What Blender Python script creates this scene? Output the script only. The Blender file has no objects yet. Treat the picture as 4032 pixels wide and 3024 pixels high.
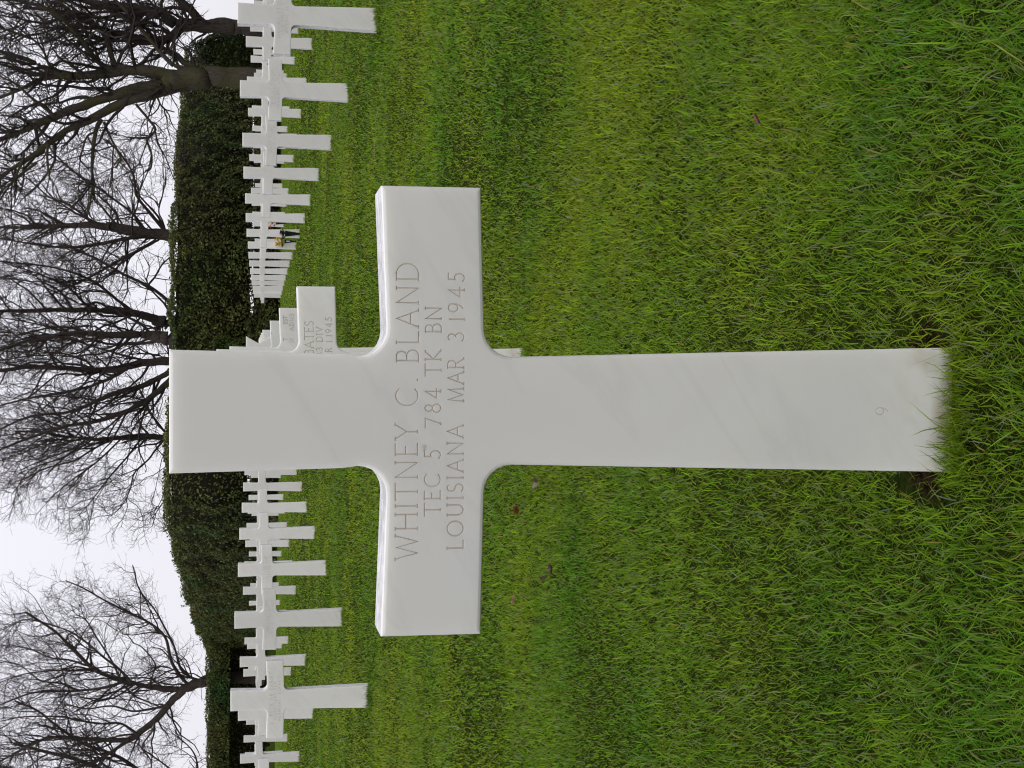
import bpy, bmesh, math, random
import numpy as np
from mathutils import Vector, Matrix
random.seed(7); RNG = np.random.default_rng(7)
sc = bpy.context.scene
COL = sc.collection
S = 0.95                      # height of a grave cross above the turf, metres

# ------------------------------------------------------------------ camera
FPX = 6057.0                  # focal length in pixels of the 4032 px wide photograph
PITCH, ROLL, HC = 0.16656, 0.00056, 0.86083 * S
F_ = np.array([0, math.cos(PITCH), -math.sin(PITCH)]); R0 = np.array([1.0, 0, 0]); U0 = np.cross(R0, F_)
R_ = R0 * math.cos(ROLL) + U0 * math.sin(ROLL); U_ = U0 * math.cos(ROLL) - R0 * math.sin(ROLL)
cam_d = bpy.data.cameras.new('camera'); cam = bpy.data.objects.new('camera', cam_d); COL.objects.link(cam)
cam_d.sensor_fit = 'HORIZONTAL'; cam_d.sensor_width = 36.0; cam_d.lens = FPX / 4032 * 36
cam_d.clip_start = 0.05; cam_d.clip_end = 5000
M = Matrix.Identity(4)        # the photograph was taken in portrait and is stored on its side
for i in range(3):
    M[i][0] = -U_[i]; M[i][1] = R_[i]; M[i][2] = -F_[i]
M[2][3] = HC
cam.matrix_world = M
sc.camera = cam

# ------------------------------------------------------------------ world and sun (overcast)
SUN_EL, SUN_AZ = math.radians(58), math.radians(20)       # azimuth from +Y towards +X
w = bpy.data.worlds.new("World"); sc.world = w; w.use_nodes = True
nt = w.node_tree; nt.nodes.clear()
out = nt.nodes.new('ShaderNodeOutputWorld'); bg = nt.nodes.new('ShaderNodeBackground')
sky = nt.nodes.new('ShaderNodeTexSky'); sky.sky_type = 'NISHITA'; sky.sun_disc = False
sky.sun_elevation = SUN_EL; sky.sun_rotation = SUN_AZ
tc = nt.nodes.new('ShaderNodeTexCoord'); sep = nt.nodes.new('ShaderNodeSeparateXYZ')
ramp = nt.nodes.new('ShaderNodeMapRange'); ramp.inputs['From Min'].default_value = 0.0; ramp.inputs['From Max'].default_value = 1.0
ramp.inputs['To Min'].default_value = 8.8; ramp.inputs['To Max'].default_value = 14.0
noi = nt.nodes.new('ShaderNodeTexNoise'); noi.inputs['Scale'].default_value = 1.6; noi.inputs['Detail'].default_value = 5
nmr = nt.nodes.new('ShaderNodeMapRange'); nmr.inputs['To Min'].default_value = 0.90; nmr.inputs['To Max'].default_value = 1.08
mul = nt.nodes.new('ShaderNodeMath'); mul.operation = 'MULTIPLY'
tint = nt.nodes.new('ShaderNodeVectorMath'); tint.operation = 'SCALE'; tint.inputs[0].default_value = (0.985, 0.972, 1.055)
mix = nt.nodes.new('ShaderNodeMix'); mix.data_type = 'RGBA'; mix.inputs[0].default_value = 0.95
bg.inputs['Strength'].default_value = 0.1
L = nt.links.new
L(tc.outputs['Generated'], sep.inputs[0]); L(sep.outputs['Z'], ramp.inputs['Value'])
L(tc.outputs['Generated'], noi.inputs['Vector']); L(noi.outputs['Fac'], nmr.inputs['Value'])
L(ramp.outputs[0], mul.inputs[0]); L(nmr.outputs[0], mul.inputs[1]); L(mul.outputs[0], tint.inputs['Scale'])
L(sky.outputs[0], mix.inputs[6]); L(tint.outputs[0], mix.inputs[7]); L(mix.outputs[2], bg.inputs['Color']); L(bg.outputs[0], out.inputs['Surface'])
sl = bpy.data.lights.new('sun', 'SUN'); sl.energy = 0.6; sl.angle = math.radians(25); sl.color = (1.0, 0.97, 0.93)
sun = bpy.data.objects.new('sun', sl); COL.objects.link(sun)
sd = Vector((math.sin(SUN_AZ) * math.cos(SUN_EL), math.cos(SUN_AZ) * math.cos(SUN_EL), math.sin(SUN_EL)))
sun.rotation_euler = sd.to_track_quat('Z', 'Y').to_euler(); sun.location = (0, 0, 30)
vs = sc.view_settings; vs.view_transform = 'Standard'; vs.look = 'None'; vs.exposure = 0.0; vs.gamma = 1.0; vs.use_curve_mapping = False
sc.cycles.use_denoising = True; sc.cycles.denoiser = 'OPENIMAGEDENOISE'; sc.cycles.denoising_input_passes = 'RGB_ALBEDO_NORMAL'; sc.cycles.denoising_prefilter = 'ACCURATE'; sc.cycles.filter_width = 1.1

# ------------------------------------------------------------------ helpers
UU = 1.8228                   # pixels of the 4032 px photograph per unit of my 2212 px measuring view
def turf(x, y):               # height of the turf top, metres
    x = np.asarray(x, float) / S; y = np.asarray(y, float) / S
    yy = np.clip(y, -5, 64); xx = np.clip(x, -40, 40)
    return S * (-0.00982 * xx + 0.00339 * (yy - 10) - 0.00012 * (yy - 10) ** 2)
def at(px, py, Y):            # a point of the photograph (4032 px) at world depth Y -> world position
    d = F_ - (px - 2016) / FPX * U_ - (py - 1512) / FPX * R_
    return np.array([0, 0, HC]) + d * (Y / d[1])
def on_ground(px, py, dz=0.0):
    Y = 10.0
    d = F_ - (px - 2016) / FPX * U_ - (py - 1512) / FPX * R_
    for _ in range(60):
        p = np.array([0, 0, HC]) + d * (Y / d[1])
        e = p[2] - (float(turf(p[0], p[1])) + dz)
        Y += 0.5 * e / (-d[2] / d[1])
    return p
def tag(o, label=None, cat=None, group=None, kind=None):
    if label: o['label'] = label
    if cat: o['category'] = cat
    if group: o['group'] = group
    if kind: o['kind'] = kind
    return o
def empty(name, loc):
    o = bpy.data.objects.new(name, None); COL.objects.link(o); o.location = loc; o.empty_display_size = 0.2
    return o
def np_mesh(name, V, Fl, mats, parent=None, loops=None, smooth=False, col=None):
    """Fl: int array (n,3) or (n,4)"""
    me = bpy.data.meshes.new(name)
    V = np.ascontiguousarray(V, np.float32); Fl = np.ascontiguousarray(Fl, np.int32)
    k = Fl.shape[1]
    me.vertices.add(len(V)); me.vertices.foreach_set('co', V.ravel())
    me.loops.add(Fl.size); me.loops.foreach_set('vertex_index', Fl.ravel())
    me.polygons.add(len(Fl)); me.polygons.foreach_set('loop_start', np.arange(0, Fl.size, k, dtype=np.int32))
    if smooth: me.polygons.foreach_set('use_smooth', np.ones(len(Fl), bool))
    for m in (mats if isinstance(mats, list) else [mats]): me.materials.append(m)
    me.update(calc_edges=True)
    if col is not None:
        a = me.attributes.new('col', 'FLOAT_COLOR', 'POINT')
        c = np.ones((len(V), 4), np.float32); c[:, :3] = col; a.data.foreach_set('color', c.ravel())
    o = bpy.data.objects.new(name, me); COL.objects.link(o)
    if parent is not None: o.parent = parent
    return o
def bm_obj(name, bm, mats, parent=None, smooth=False):
    me = bpy.data.meshes.new(name); bm.to_mesh(me); bm.free()
    for m in (mats if isinstance(mats, list) else [mats]): me.materials.append(m)
    if smooth:
        for p in me.polygons: p.use_smooth = True
    o = bpy.data.objects.new(name, me); COL.objects.link(o)
    if parent is not None: o.parent = parent
    return o
def smooth_noise(x, y, seed, scale):
    r = np.random.default_rng(seed); v = np.zeros_like(np.asarray(x, float))
    for i in range(10):
        a = r.uniform(0, 2 * math.pi); k = scale * r.uniform(0.5, 2.0); ph = r.uniform(0, 6.28)
        v = v + np.sin((x * math.cos(a) + y * math.sin(a)) * k + ph + 1.3 * np.sin((x * math.sin(a) - y * math.cos(a)) * k * 0.7 + ph * 2))
    return v / 4.0            # about -1..1

# ------------------------------------------------------------------ materials
class Mat:
    def __init__(s, name):
        s.m = bpy.data.materials.new(name); s.m.use_nodes = True; s.t = s.m.node_tree
        s.b = s.t.nodes['Principled BSDF']; s.o = s.t.nodes['Material Output']
    def n(s, typ, **kw):
        x = s.t.nodes.new('ShaderNode' + typ)
        for k, v in kw.items(): setattr(x, k, v)
        return x
    def l(s, a, b): s.t.links.new(a, b)
    def noise(s, scale, detail=4, rough=.55, vec=None, dist=0.0):
        n = s.n('TexNoise'); n.inputs['Scale'].default_value = scale; n.inputs['Detail'].default_value = detail
        n.inputs['Roughness'].default_value = rough; n.inputs['Distortion'].default_value = dist
        if vec is not None: s.l(vec, n.inputs['Vector'])
        return n.outputs['Fac']
    def ramp(s, fac, stops):
        r = s.n('ValToRGB'); e = r.color_ramp.elements
        while len(e) < len(stops): e.new(0.5)
        for el, (p, c) in zip(e, stops):
            el.position = p; el.color = (c if isinstance(c, tuple) else (c, c, c)) + (1,)
        s.l(fac, r.inputs[0]); return r.outputs[0]
    def mixc(s, fac, a, b, mode='MIX'):
        m = s.n('Mix', data_type='RGBA', blend_type=mode)
        if isinstance(fac, (int, float)): m.inputs[0].default_value = fac
        else: s.l(fac, m.inputs[0])
        for i, v in ((6, a), (7, b)):
            if isinstance(v, tuple): m.inputs[i].default_value = v + (1,)
            else: s.l(v, m.inputs[i])
        return m.outputs[2]
    def math(s, op, a, b=None):
        m = s.n('Math', operation=op)
        for i, v in enumerate((a, b)):
            if v is None: continue
            if isinstance(v, (int, float)): m.inputs[i].default_value = v
            else: s.l(v, m.inputs[i])
        return m.outputs[0]
    def bump(s, h, strength, dist):
        b = s.n('Bump'); b.inputs['Strength'].default_value = strength; b.inputs['Distance'].default_value = dist
        s.l(h, b.inputs['Height']); s.l(b.outputs[0], s.b.inputs['Normal'])
    def color(s, c):
        if isinstance(c, tuple): s.b.inputs['Base Color'].default_value = c + (1,)
        else: s.l(c, s.b.inputs['Base Color'])
    def rough(s, v, spec=None):
        s.b.inputs['Roughness'].default_value = v
        if spec is not None: s.b.inputs['Specular IOR Level'].default_value = spec

def marble_face():
    m = Mat('white marble, honed'); co = m.n('TexCoord').outputs['Object']
    oi = m.n('ObjectInfo')
    add = m.n('VectorMath', operation='ADD'); sca = m.n('VectorMath', operation='SCALE'); sca.inputs['Scale'].default_value = 40.0
    cmb = m.n('CombineXYZ'); m.l(oi.outputs['Random'], cmb.inputs[0]); m.l(oi.outputs['Random'], cmb.inputs[2])
    m.l(cmb.outputs[0], sca.inputs[0]); m.l(co, add.inputs[0]); m.l(sca.outputs[0], add.inputs[1]); v = add.outputs[0]
    base = m.ramp(m.noise(2.2, 5, .6, v, .8), [(0.25, (.80, .79, .735)), (0.5, (.845, .83, .76)), (0.62, (.845, .838, .78)), (0.8, (.865, .845, .765))])
    rot = m.n('VectorRotate', rotation_type='Y_AXIS'); rot.inputs['Angle'].default_value = math.radians(35); m.l(v, rot.inputs['Vector'])
    mp = m.n('Mapping'); mp.inputs['Scale'].default_value = (1.0, 1.0, 4.2); m.l(rot.outputs[0], mp.inputs['Vector'])
    vein = m.ramp(m.noise(1.9, 5, .55, mp.outputs[0], .7), [(0.47, 1.0), (0.505, .975), (0.52, .96), (0.56, 1.0)])
    c = m.mixc(1.0, base, vein, 'MULTIPLY')
    fleck = m.ramp(m.noise(34, 2, .5, v), [(0.0, .62), (0.225, .74), (0.255, 1.0)])
    c = m.mixc(1.0, c, fleck, 'MULTIPLY')
    tone = m.n('MapRange'); m.l(oi.outputs['Random'], tone.inputs[0]); tone.inputs[3].default_value = .94; tone.inputs[4].default_value = 1.05
    hs = m.n('HueSaturation'); m.l(tone.outputs[0], hs.inputs['Value']); m.l(c, hs.inputs['Color']); c = hs.outputs[0]
    sepz = m.n('SeparateXYZ'); m.l(co, sepz.inputs[0])
    zz = m.n('MapRange'); m.l(sepz.outputs[2], zz.inputs[0]); zz.inputs[1].default_value = 0.0; zz.inputs[2].default_value = 0.055; zz.inputs[3].default_value = 1.0; zz.inputs[4].default_value = 0.0
    st = m.math('MULTIPLY', zz.outputs[0], m.ramp(m.noise(14, 3, .5, co), [(.45, 0.0), (.7, .8)]))
    c = m.mixc(st, c, (.42, .30, .16))
    m.color(c); m.rough(.55, .35); m.bump(m.noise(260, 3, .6, co), .12, .001)
    m.b.inputs['Subsurface Weight'].default_value = .55; m.b.inputs['Subsurface Scale'].default_value = .02; m.b.inputs['Subsurface Radius'].default_value = (1.0, .97, .92)
    return m.m
def marble_rough():
    m = Mat('white marble, rough sawn edge'); co = m.n('TexCoord').outputs['Object']
    n1 = m.noise(38, 6, .7, co, .6)
    m.color(m.ramp(n1, [(.34, (.50, .50, .50)), (.47, (.64, .64, .635)), (.60, (.80, .795, .78))])); m.rough(.8, .3)
    m.bump(m.noise(55, 6, .75, co, .8), .9, .006)
    return m.m
def groove_mat():
    m = Mat('weathered engraving'); co = m.n('TexCoord').outputs['Object']
    m.color(m.ramp(m.noise(30, 3, .5, co), [(.3, (.60, .545, .455)), (.7, (.74, .685, .60))])); m.rough(.9, .2); return m.m
def bark(name, a, b, moss=None):
    m = Mat(name); co = m.n('TexCoord').outputs['Object']
    mp = m.n('Mapping'); mp.inputs['Scale'].default_value = (6, 6, 1.6); m.l(co, mp.inputs['Vector'])
    c = m.ramp(m.noise(3.0, 6, .65, mp.outputs[0], .4), [(.3, a), (.7, b)])
    if moss:
        c = m.mixc(m.ramp(m.noise(1.1, 4, .6, co), [(.42, 0.0), (.62, .8)]), c, moss)
    m.color(c); m.rough(.9, .2); m.bump(m.noise(4.0, 6, .7, mp.outputs[0]), .8, .03); return m.m
def foliage_mat(name, transl=.35, rough=.5, spec=.3):
    m = Mat(name); a = m.n('Attribute', attribute_name='col').outputs['Color']
    m.color(a); m.rough(rough, spec)
    tr = m.n('BsdfTranslucent'); m.l(a, tr.inputs['Color']); mx = m.n('MixShader'); mx.inputs[0].default_value = transl
    m.l(m.b.outputs[0], mx.inputs[1]); m.l(tr.outputs[0], mx.inputs[2]); m.l(mx.outputs[0], m.o.inputs['Surface'])
    return m.m
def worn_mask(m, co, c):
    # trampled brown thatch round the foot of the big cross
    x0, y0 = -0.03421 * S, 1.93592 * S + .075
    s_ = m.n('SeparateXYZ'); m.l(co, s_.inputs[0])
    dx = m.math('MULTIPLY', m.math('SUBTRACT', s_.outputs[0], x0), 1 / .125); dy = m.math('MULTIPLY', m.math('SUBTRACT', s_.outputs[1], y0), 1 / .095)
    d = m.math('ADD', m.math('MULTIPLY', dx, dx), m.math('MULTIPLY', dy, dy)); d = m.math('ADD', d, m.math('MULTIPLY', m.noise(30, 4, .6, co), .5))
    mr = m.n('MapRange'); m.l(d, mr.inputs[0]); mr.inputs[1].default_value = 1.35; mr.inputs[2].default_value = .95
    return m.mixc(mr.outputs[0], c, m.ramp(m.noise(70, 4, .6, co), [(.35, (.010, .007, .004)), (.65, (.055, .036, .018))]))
def soil_mat():
    m = Mat('turf soil and thatch'); co = m.n('TexCoord').outputs['Object']
    c = m.ramp(m.noise(60, 6, .7, co), [(.3, (.012, .018, .004)), (.55, (.030, .046, .008)), (.75, (.060, .080, .010))])
    c = m.mixc(m.ramp(m.noise(1.4, 4, .6, co), [(.4, 0.0), (.7, .5)]), c, (.050, .055, .012))
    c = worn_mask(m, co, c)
    m.color(c); m.rough(.95, .0); m.bump(m.noise(45, 6, .75, co), 1.0, .03); return m.m
def plain(name, c, r=.6, spec=.3, var=.25, scale=25):
    m = Mat(name); co = m.n('TexCoord').outputs['Object']
    m.color(m.ramp(m.noise(scale, 4, .6, co), [(.25, tuple(x * (1 - var) for x in c)), (.75, tuple(min(1, x * (1 + var)) for x in c))])); m.rough(r, spec); return m.m
M_FACE, M_ROUGH, M_GROOVE = marble_face(), marble_rough(), groove_mat()
M_GRASS = foliage_mat('grass blade', .42, .6, .04)
M_LEAF = foliage_mat('hedge leaf', .2, .5, .08)
M_SOIL = soil_mat()
M_BARK = bark('dark grey bark', (.034, .027, .022), (.100, .080, .066))
M_BARKMOSS = bark('mossy bark', (.036, .030, .024), (.115, .095, .075), (.075, .072, .022))
M_TWIG = plain('bare twig', (.055, .043, .038), .85, .2, .3, 4)
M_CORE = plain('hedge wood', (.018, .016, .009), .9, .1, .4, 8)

# ------------------------------------------------------------------ ground
def grid_sheet():
    ys = np.concatenate([np.linspace(-12, 0, 7)[:-1], np.linspace(0, 12, 61)[:-1], np.linspace(12, 70, 60)[:-1], np.geomspace(70, 3500, 24)])
    xs = np.concatenate([-np.geomspace(24, 2500, 16)[::-1], np.linspace(-24, 24, 61)[1:-1], np.geomspace(24, 2500, 16)])
    X, Y = np.meshgrid(xs, ys); Z = turf(X, Y) - 0.032
    near = (np.abs(X) < 20) & (Y < 60)
    Z = Z + np.where(near, 0.006 * smooth_noise(X, Y, 3, 3.0), 0)
    V = np.stack([X, Y, Z], -1).reshape(-1, 3); nx = len(xs)
    i = np.arange(len(ys) - 1)[:, None] * nx + np.arange(nx - 1)[None]; i = i.ravel()
    Fq = np.stack([i, i + 1, i + nx + 1, i + nx], 1)
    return tag(np_mesh('ground', V, Fq, M_SOIL, smooth=True), kind='structure')
grid_sheet()

# ------------------------------------------------------------------ grass (stuff): every blade real
def cross_xy(j, k):           # grid of the cemetery, metres; x of the middle, y of the front face
    y = 1.93592 + k * 3.21137 - 0.05503 * j - 0.03693 * j * j
    x = -0.03421 + 0.07363 * k + j * (2.62525 - 0.02996 * k)
    return x * S, y * S
C0 = cross_xy(0, 0)
def grass():
    Vs, Fs, Cs = [], [], []; nv = 0
    bands = [  # y0, y1, density, width, length lo, hi, segs
        (1.20, 2.7, 44000, .0020, .017, .042, 3), (2.7, 5.0, 23000, .0026, .015, .034, 2), (5.0, 10.0, 5600, .0049, .018, .040, 2),
        (10.0, 20.0, 1300, .0085, .028, .048, 1), (20.0, 62.0, 190, .017, .036, .056, 1)]
    feet = [('foot', C0[0], C0[1], 620, .0017, .018, .044, 3)]
    for k in range(1, 8):
        for j in (-2, -1, 0, 1, 2):
            fx, fy = cross_xy(j, k)
            if abs(fx) < .26 * fy + .3 and not (k < 3 and j): feet.append(('foot', fx, fy, 260 if k < 5 else 150, .0040 if k < 4 else .007, .025, .050, 2))
    sides = [('side', 1.0, 5.0, 11000, .0044, .018, .044, 2), ('side', 5.0, 14.0, 2300, .0085, .022, .044, 2)]     # the lawn goes on past the frame
    for bd in bands + feet + sides:
        if bd[0] == 'foot':
            _, fx, fy, n, wid, l0, l1, seg = bd; y0 = fy if fy < 3 else 99
            x = fx + RNG.uniform(-.088, .088, n) * 1.08; y = fy - .003 - RNG.random(n) ** 1.2 * (.035 if fy < 3 else .05)
        elif bd[0] == 'side':
            _, y0, y1, den, wid, l0, l1, seg = bd; n = int((y1 - y0) * 1.3 * den)
            y = RNG.uniform(y0, y1, n); x = (.275 * y + .28 + RNG.random(n) * .65) * np.where(RNG.random(n) < .5, -1, 1); y0 = max(y0, 3.5)
        else:
            (y0, y1, den, wid, l0, l1, seg) = bd
            ya, yb = (y0 if y0 < 1.5 else y0 * .80), (y1 if y1 > 60 else y1 * 1.20)      # neighbouring bands overlap and fade into each other
            area = .275 * (yb * yb - ya * ya) + .6 * (yb - ya); n = int(area * den)
            u = RNG.random(n); y = np.sqrt(ya * ya + u * (yb * yb - ya * ya)); hw = .275 * y + .30
            x = RNG.uniform(-1, 1, n) * hw
            pr = np.ones(n)
            if y0 > 1.5: pr *= np.clip((y - ya) / (.40 * y0), 0, 1)
            if y1 < 60: pr *= np.clip((yb - y) / (.40 * y1), 0, 1)
            kp = RNG.random(n) < pr; x, y = x[kp], y[kp]
        clump = smooth_noise(x, y, 11, 9.0) * .5 + smooth_noise(x, y, 12, 28.0) * .5
        keep = np.ones(len(x), bool)
        if y0 < 3:
            # worn soil right beside the foot of the big cross; no blade inside the stone
            dx = np.abs(x - C0[0]) / S; dy = (y - C0[1]) / S
            inside = (dx < .086) & (dy > -.003) & (dy < .115)
            worn = (dx > .08) & (dx < .122 + .02 * clump) & (dy > -.005) & (dy < .17) & (RNG.random(len(x)) < np.where(x > C0[0], .70, .90))
            keep &= ~inside & ~worn
        x, y, clump = x[keep], y[keep], clump[keep]; n = len(x)
        Lb = RNG.uniform(l0, l1, n) * (1 + (.22 if y0 < 5 else .42) * clump) * np.interp(y, [1.5, 2.3], [1.0, .74]) * np.where(RNG.random(n) < .06, 1.7, 1.0)
        flow = smooth_noise(x, y, 21, 3.5) * 2.6 + smooth_noise(x, y, 22, 22.0) * 1.6
        az = flow + RNG.normal(0, 1.7, n)
        lean = np.clip(RNG.normal(.95, .42, n) + .15 * clump, .05, 1.5)
        if bd[0] == 'foot' and fy > 3: lean *= .5
        if y0 < 3:                                             # taller, upright tufts the mower missed at the foot of the stone
            d0 = np.hypot(np.maximum(np.abs(x - C0[0]) - .080, 0), np.maximum(np.abs(y - C0[1] - .05) - .05, 0))
            foot = d0 < .03
            Lb = np.where(foot, Lb * RNG.uniform(.8, 1.3, n) * np.where(RNG.random(n) < .07, 1.7, 1), Lb); lean = np.where(foot, lean * .8, lean)
            fr = foot & (y < C0[1]); az = np.where(fr & (np.sin(az) > 0), -az * .6, az)
            lean = np.where((y > C0[1] - .05) & (y < C0[1]) & (np.abs(x - C0[0]) < .09) & (np.sin(az) > 0), lean * .35, lean)
        bend = RNG.uniform(.0, .5, n)
        wv = wid * RNG.uniform(.65, 1.35, n)
        base = turf(x, y) - .034
        side = az + math.pi / 2 + RNG.normal(0, .6, n)
        sx, sy = np.cos(side), np.sin(side)
        curl = RNG.normal(0, .55, n)
        rows = []
        for s_ in np.linspace(0, 1, seg + 1):
            a = az + curl * s_ * 2
            h = Lb * np.sin(lean) * s_ ** 1.15; z = Lb * (np.cos(lean) * s_ + .25 * s_) - bend * Lb * s_ * s_ * .55
            cx, cy, cz = x + np.cos(a) * h, y + np.sin(a) * h, base + np.maximum(z, .004 * s_)
            hw2 = wv * .5 * (1.0 if s_ < .99 else 0.0) * (1 - .35 * s_)
            if s_ < .99: rows += [np.stack([cx - sx * hw2, cy - sy * hw2, cz], 1), np.stack([cx + sx * hw2, cy + sy * hw2, cz], 1)]
            else: rows.append(np.stack([cx, cy, cz], 1))
        P = np.stack(rows, 1); m = P.shape[1]                  # n, m, 3
        tri = []
        for q in range(seg - 1):
            tri += [(2 * q, 2 * q + 1, 2 * q + 3), (2 * q, 2 * q + 3, 2 * q + 2)]
        tri.append((2 * seg - 2, 2 * seg - 1, 2 * seg))
        tri = np.array(tri)
        idx = (np.arange(n) * m)[:, None, None] + tri[None] + nv
        # colour of each blade
        patch = smooth_noise(x, y, 31, 1.9) * .6 + smooth_noise(x, y, 32, 6.0) * .5 + RNG.normal(0, .35, n)
        t = np.clip(.54 + .42 * patch, 0, 1)[:, None]
        green = np.array([.074, .185, .013]); yel = np.array([.195, .265, .014])
        c = green * (1 - t) + yel * t
        c = c * np.clip(RNG.lognormal(.24, .38, n), .4, 2.1)[:, None] 
        pale = RNG.random(n) < .14; c[pale] = np.array([.25, .31, .10]) * RNG.uniform(.7, 1.15, pale.sum())[:, None]  # pale blades: light caught by the tips, put into the blade colour
        blu = RNG.random(n) < .10; c[blu] = c[blu] * np.array([.9, 1.0, 1.8])
        dry = RNG.random(n) < .022; c[dry] = np.array([.36, .31, .08]) * RNG.uniform(.6, 1.2, dry.sum())[:, None]
        Vs.append(P.reshape(-1, 3)); Fs.append(idx.reshape(-1, 3)); Cs.append(np.repeat(c, m, 0)); nv += n * m
    o = np_mesh('grass', np.concatenate(Vs), np.concatenate(Fs), M_GRASS, col=np.concatenate(Cs))
    tag(o, 'short damp green and yellowish mown grass covering the cemetery lawn', 'grass', kind='stuff')
grass()

# ------------------------------------------------------------------ stroke alphabet for the engraved capitals (unit height)
def arc(cx, cy, rx, ry, a0, a1, n=12):
    return [(cx + rx * math.cos(math.radians(a0 + (a1 - a0) * i / n)), cy + ry * math.sin(math.radians(a0 + (a1 - a0) * i / n))) for i in range(n + 1)]
G = {   # advance width, strokes
 'A': (.74, [[(0, 0), (.37, 1), (.74, 0)], [(.14, .36), (.60, .36)]]),
 'B': (.54, [[(.06, 0), (.06, 1)], [(.06, 1)] + arc(.27, .765, .21, .235, 90, -90) + [(.06, .53)], [(.06, .53)] + arc(.29, .265, .25, .265, 90, -90) + [(.06, 0)]]),
 'C': (.80, [arc(.46, .5, .44, .5, 48, 312, 20)]),
 'D': (.78, [[(.06, 0), (.06, 1)], [(.06, 1), (.28, 1)] + arc(.28, .5, .48, .5, 90, -90, 16) + [(.28, 0), (.06, 0)]]),
 'E': (.48, [[(.06, 0), (.06, 1)], [(.06, 1), (.46, 1)], [(.06, .53), (.40, .53)], [(.06, 0), (.48, 0)]]),
 'G': (.82, [arc(.46, .5, .44, .5, 48, 350, 20), [(.78, .42), (.78, .05)]]),
 'H': (.76, [[(.06, 0), (.06, 1)], [(.70, 0), (.70, 1)], [(.06, .52), (.70, .52)]]),
 'I': (.12, [[(.06, 0), (.06, 1)]]),
 'K': (.62, [[(.06, 0), (.06, 1)], [(.56, 1), (.08, .48), (.62, 0)]]),
 'L': (.48, [[(.06, 1), (.06, 0), (.48, 0)]]),
 'M': (.90, [[(.06, 0), (.13, 1), (.45, .06), (.77, 1), (.84, 0)]]),
 'N': (.78, [[(.06, 0), (.06, 1), (.72, 0), (.72, 1)]]),
 'O': (.96, [arc(.48, .5, .46, .5, 0, 360, 26)]),
 'R': (.60, [[(.06, 0), (.06, 1)], [(.06, 1)] + arc(.27, .75, .22, .25, 90, -90) + [(.06, .5)], [(.26, .5), (.60, 0)]]),
 'S': (.50, [arc(.25, .755, .21, .245, 35, 270, 12) + arc(.24, .255, .24, .255, 90, -145, 12)]),
 'T': (.66, [[(.33, 0), (.33, 1)], [(0, 1), (.66, 1)]]),
 'U': (.74, [[(.06, 1), (.06, .34)] + arc(.37, .34, .31, .34, 180, 360, 12) + [(.68, 1)]]),
 'V': (.70, [[(0, 1), (.35, 0), (.70, 1)]]),
 'W': (1.06, [[(0, 1), (.27, 0), (.53, .95), (.79, 0), (1.06, 1)]]),
 'Y': (.66, [[(0, 1), (.33, .48), (.66, 1)], [(.33, .48), (.33, 0)]]),
 '1': (.12, [[(.06, 0), (.06, .92)]]),
 '3': (.50, [arc(.23, .76, .20, .24, 140, -80, 12) + arc(.23, .27, .26, .27, 80, -150, 12)]),
 '4': (.62, [[(.46, 0), (.46, 1), (.02, .28), (.62, .28)]]),
 '5': (.50, [[(.44, 1), (.12, 1), (.09, .56)] + arc(.21, .31, .27, .31, 100, -140, 12)]),
 '7': (.56, [[(0, .98), (.54, .98), (.20, 0)]]),
 '8': (.52, [arc(.26, .76, .20, .24, 0, 360, 16), arc(.26, .265, .26, .265, 0, 360, 16)]),
 '9': (.54, [arc(.27, .70, .25, .30, 0, 360, 16), arc(.02, .70, .50, .68, 0, -62, 8)]),
 '.': (.10, [[(.03, .03), (.09, .03)]]),
 '?': (.5, [])}
def word_strokes(text, x0, x1, z0, h):
    ws = [G[c][0] * h for c in text]; gap = ((x1 - x0) - sum(ws)) / max(1, len(text) - 1)
    if len(text) == 1: x0 = (x0 + x1) / 2 - ws[0] / 2
    res = []; x = x0
    for c, wd in zip(text, ws):
        for st in G[c][1]:
            pts = [(x + p[0] * h, z0 + p[1] * h) for p in st]; res.append(pts)
            closed = (abs(st[0][0] - st[-1][0]) + abs(st[0][1] - st[-1][1])) < 1e-3
            if c not in '.398S' and not closed:
                for q in (st[0], st[-1]):
                    if q[1] < .02 or q[1] > .97:
                        res.append([(x + (q[0] - .055) * h, z0 + q[1] * h), (x + (q[0] + .055) * h, z0 + q[1] * h)])
        x += wd + gap
    return res
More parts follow.
